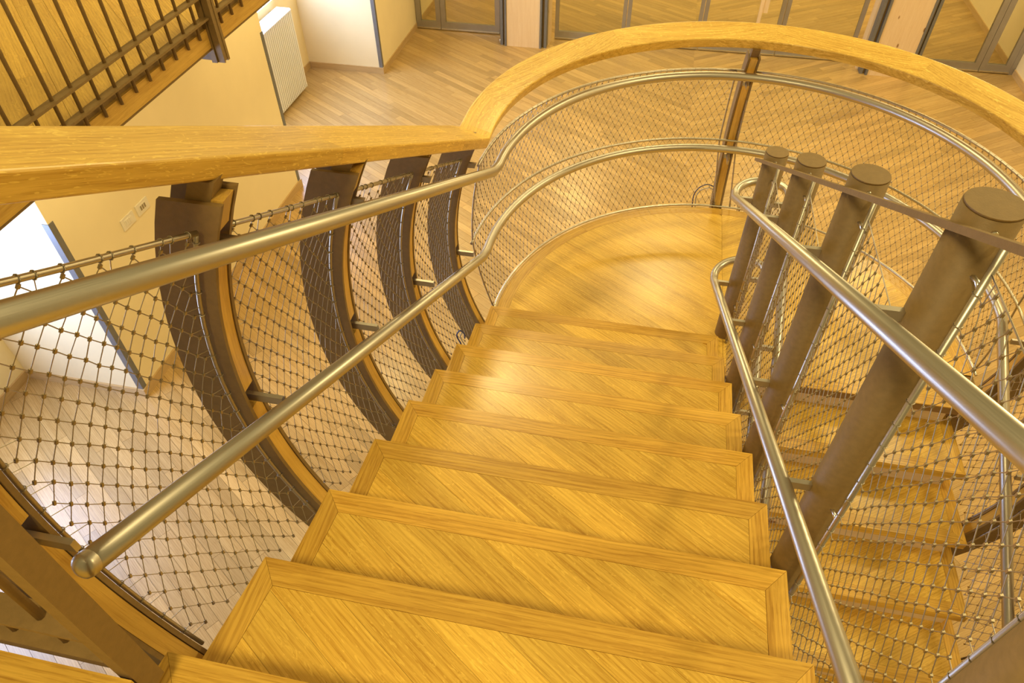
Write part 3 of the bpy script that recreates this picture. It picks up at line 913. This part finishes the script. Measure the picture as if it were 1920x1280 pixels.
column(-2.13, -1.64, 'pale knotty timber column with steel angles beside the radiator end of the hall')
column(2.985, 3.49, 'pale timber column with steel angles near the plain wall')

# timber pull on the third glass door
dp = thing('door_pull', (1.42, GY-0.1, -1.25), 'pale timber pull bar in front of the middle glass doors', 'handle')
MB().box(1.385, 1.43, GY-0.16, GY-0.12, -1.28, 0.2, 'z').build('bar', 'spruce', dp)
MB().box(1.43, 1.50, GY-0.15, GY-0.125, -1.0, 0.2, 'z').build('grip_board', 'spruce', dp)
MB().box(1.395, 1.42, GY-0.12, GY-0.025, -1.2, -1.17).build('fixing', 'bright', dp)
MB().box(1.395, 1.42, GY-0.12, GY-0.025, 0.1, 0.13).build('fixing', 'bright', dp)

ds = thing('door_stop', (-2.25, 7.6, ZF), 'small steel ball door stop on the floor beside the pale column', 'door stop')
def sphere(mb, c, r, n=12, m=8):
    v, f = [], []
    for i in range(1, m):
        for j in range(n):
            a, b = PI*i/m, 2*PI*j/n
            v.append((c[0]+r*math.sin(a)*math.cos(b), c[1]+r*math.sin(a)*math.sin(b), c[2]+r*math.cos(a)))
    v += [(c[0], c[1], c[2]+r), (c[0], c[1], c[2]-r)]
    for i in range(m-2):
        for j in range(n): f.append((i*n+j, (i+1)*n+j, (i+1)*n+(j+1) % n, i*n+(j+1) % n))
    for j in range(n):
        f.append((len(v)-2, j, (j+1) % n)); f.append((len(v)-1, (m-2)*n+(j+1) % n, (m-2)*n+j))
    return mb.add(v, f, None, True)
sphere(MB(), (-2.25, 7.6, ZF+0.036), 0.022).build('ball', 'bright', ds)
MB().tube([(-2.25, 7.6, ZF), (-2.25, 7.6, ZF+0.02)], 0.012, 10).build('foot', 'bright', ds)

# ------------------------------------------------------------------ radiator
rd = thing('radiator', (-4.6, 5.2, ZF), 'white column radiator under the far recess window', 'radiator')
ns = 20; y0, pitch = 4.735, 0.0462
zb, zt2 = ZF+0.045, ZF+1.06
def section():
    mb = MB()
    y = y0
    mb.box(-4.532, -4.500, y-0.0165, y+0.0165, zb+0.02, zt2-0.02, 'z')
    mb.box(-4.70, -4.668, y-0.0165, y+0.0165, zb+0.02, zt2-0.02, 'z')
    mb.tube([(-4.60, y, zb+0.025), (-4.60, y, zt2-0.025)], 0.0135, 8)
    for z in (zb+0.025, zt2-0.025):
        prof_ = [(-4.50, z-0.025), (-4.497, z+0.012), (-4.515, z+0.028), (-4.69, z+0.028), (-4.706, z+0.012), (-4.70, z-0.025)]
        v = [(x, y-0.0165, zz) for x, zz in prof_]+[(x, y+0.0165, zz) for x, zz in prof_]
        mb.add(v, [tuple(range(6)), tuple(range(11, 5, -1))]+[(i, i+6, (i+1) % 6+6, (i+1) % 6) for i in range(6)])
    return mb.build('section', 'white', rd)
s0 = section()
for i in range(1, ns):
    c = s0.copy(); C.objects.link(c); c.parent = rd; c.location = (s0.location.x, s0.location.y+pitch*i, s0.location.z)
for z in (zb+0.025, zt2-0.025):
    MB().tube([(-4.60, y0-0.02, z), (-4.60, y0+pitch*(ns-1)+0.02, z)], 0.015, 8).build('header', 'white', rd)
for y in (y0+0.1, y0+pitch*(ns-1)-0.1):
    MB().box(-4.62, -4.58, y-0.012, y+0.012, ZF, zb+0.02).build('foot', 'white', rd)

# ------------------------------------------------------------------ switch and socket plates
def plate(y, z, label, cat, sock):
    x = WX
    t = thing(cat.replace(' ', '_')+'_plate', (x, y, z-0.045), label, cat)
    MB().box(x, x+0.008, y-0.075, y+0.075, z-0.045, z+0.045).build('cover', 'plastic', t)
    MB().box(x+0.008, x+0.010, y-0.045, y+0.045, z-0.026, z+0.026).build('inset', 'plastic', t)
    if sock:
        for dy in (-0.024, 0.0, 0.024):
            MB().box(x+0.010, x+0.0115, y+dy-0.008, y+dy+0.008, z-0.018, z+0.018).build('socket_module', 'socket', t)
    else:
        for dy in (-0.023, 0.0, 0.023):
            MB().box(x+0.010, x+0.013, y+dy-0.0105, y+dy+0.0105, z-0.022, z+0.022).build('rocker', 'plastic', t)
plate(0.885, -0.325, 'ivory switch plate on the cream pier, lower of the two plates', 'light switch', False)
plate(1.075, -0.325, 'ivory socket plate with dark modules on the cream pier', 'power socket', True)

# ------------------------------------------------------------------ loose cable ends
def cable(name, base, label, pts_a, pts_b):
    t = thing(name, base, label, 'cable')
    b = Vector(base)
    def sm(pts):
        P = [b+Vector(p) for p in pts]; out = []
        for i in range(len(P)-1):
            p0, p1, p2, p3 = P[max(0, i-1)], P[i], P[i+1], P[min(len(P)-1, i+2)]
            for k in range(6):
                s = k/6
                out.append(0.5*((2*p1)+(p2-p0)*s+(2*p0-5*p1+4*p2-p3)*s*s+(3*p1-p0-3*p2+p3)*s**3))
        return out+[P[-1]]
    MB().tube(sm(pts_a), 0.0038, 7).build('cable_core', 'cable_a', t)
    MB().tube(sm(pts_b), 0.003, 7).build('cable_pair', 'cable_b', t)
cable('cable_end', (-0.70, -0.40, 0.15), 'short loop of blue and grey cable beside the lower treads', [(0.02, 0, 0), (0.0, 0, 0.08), (-0.02, 0.0, 0.14), (0.0, 0.0, 0.18), (0.02, 0, 0.16), (0.022, 0, 0.13)], [(0.03, 0.01, 0), (0.015, 0.01, 0.07), (-0.005, 0.01, 0.12), (0.008, 0.01, 0.16)])
cable('cable_end', (0.50, 1.50, -0.16), 'loop of dark cable at the foot of the landing post', [(-0.02, 0, 0), (-0.04, 0, 0.16), (-0.02, 0, 0.24), (0.03, 0, 0.28), (0.08, 0, 0.27)], [(0.0, 0.01, 0), (-0.02, 0.01, 0.16), (0.0, 0.01, 0.22), (0.05, 0.01, 0.25), (0.08, 0.01, 0.24)])
cable('cable_end', (0.74, 1.50, -0.14), 'twist of cable between landing post and tube loop', [(-0.04, 0, 0.18), (0.0, 0, 0.19), (0.03, 0, 0.14), (0.05, 0, 0.05), (0.05, 0, 0)], [(-0.03, 0.01, 0.16), (0.01, 0.01, 0.16), (0.03, 0.01, 0.1), (0.04, 0.01, 0)])

# ------------------------------------------------------------------ ceiling beams and lamps (above the frame)
for y, w in ((-3.8, 'behind the stair head'), (-0.6, 'above the lower flight'), (2.4, 'above the landing'), (3.2, 'above the plain wall side'), (5.7, 'above the hall middle'), (6.5, 'above the far doors')):
    tag(MB().box(-4.7, 5.1, y-0.06, y+0.06, WTOP, WTOP+0.2).build('ceiling_beam', 'spruce'), 'spruce roof beam spanning the hall '+w, None, None, 'structure')
lamp_pos = [(-0.4, -3.8, 4.3), (3.2, -0.6, 4.3), (-1.3, 2.4, 4.3), (0.5, 5.7, 4.3), (-2.2, 6.4, 4.3), (3.3, 3.2, 4.3), (3.6, 6.6, 4.3), (-1.2, 9.8, 2.6), (2.6, 9.8, 2.6)]  # last two are added, unseen lamps that brighten the floor behind the glass
words = ['behind the stair head', 'above the lower flight', 'above the landing', 'above the hall middle', 'above the far pier', 'above the plain wall side', 'above the far doors', 'added to brighten the floor behind the glass beside the pale column', 'added to brighten the floor behind the glass near the plain wall']
for (x, y, z), w in zip(lamp_pos, words):
    t = thing('ceiling_lamp', (x, y, z), 'round warm ceiling lamp '+w, 'lamp', 'warm ceiling lamps')
    MB().tube([(x, y, z+0.01), (x, y, z+0.08)], 0.34, 24).build('housing', 'white', t)
    MB().tube([(x, y, z+0.08), (x, y, WTOP)], 0.012, 8).build('rod', 'white', t)
    d = bpy.data.lights.new('ceiling_lamp_light', 'AREA'); d.shape = 'DISK'; d.size = 0.7; d.energy = 92 if y < 9 else 60; d.color = WARM
    o = bpy.data.objects.new('ceiling_lamp_light', d); o.parent = t; C.objects.link(o)
for y in (0.2, 3.2, 6.4):
    t = thing('ceiling_lamp', (-2.9, y, ZU-0.17), 'small warm lamp under the gallery '+{0.2: 'near the sockets', 3.2: 'near the radiator recess', 6.4: 'near the far pier'}[y], 'lamp', 'warm lamps under the gallery')
    MB().tube([(-2.9, y, ZU-0.155), (-2.9, y, ZU-0.14)], 0.09, 20).build('housing', 'white', t)
    d = bpy.data.lights.new('gallery_lamp_light', 'AREA'); d.shape = 'DISK'; d.size = 0.16; d.energy = 19; d.color = WARM
    o = bpy.data.objects.new('gallery_lamp_light', d); o.parent = t; o.location = (0, 0, 0.01); C.objects.link(o)
t = thing('ceiling_lamp', (1.7, -3.5, ZU-0.17), 'small warm lamp added under the upper floor to brighten the lower risers', 'lamp', 'added fill lamps under the upper floor')  # added, unseen lamp that lightens the shaded risers of the lower flight
MB().tube([(1.7, -3.5, ZU-0.155), (1.7, -3.5, ZU-0.14)], 0.12, 20).build('housing', 'white', t)
d = bpy.data.lights.new('stair_fill_light', 'AREA'); d.shape = 'DISK'; d.size = 0.22; d.energy = 32; d.color = WARM
o = bpy.data.objects.new('stair_fill_light', d); o.parent = t; o.location = (0, 0, 0.01); C.objects.link(o)
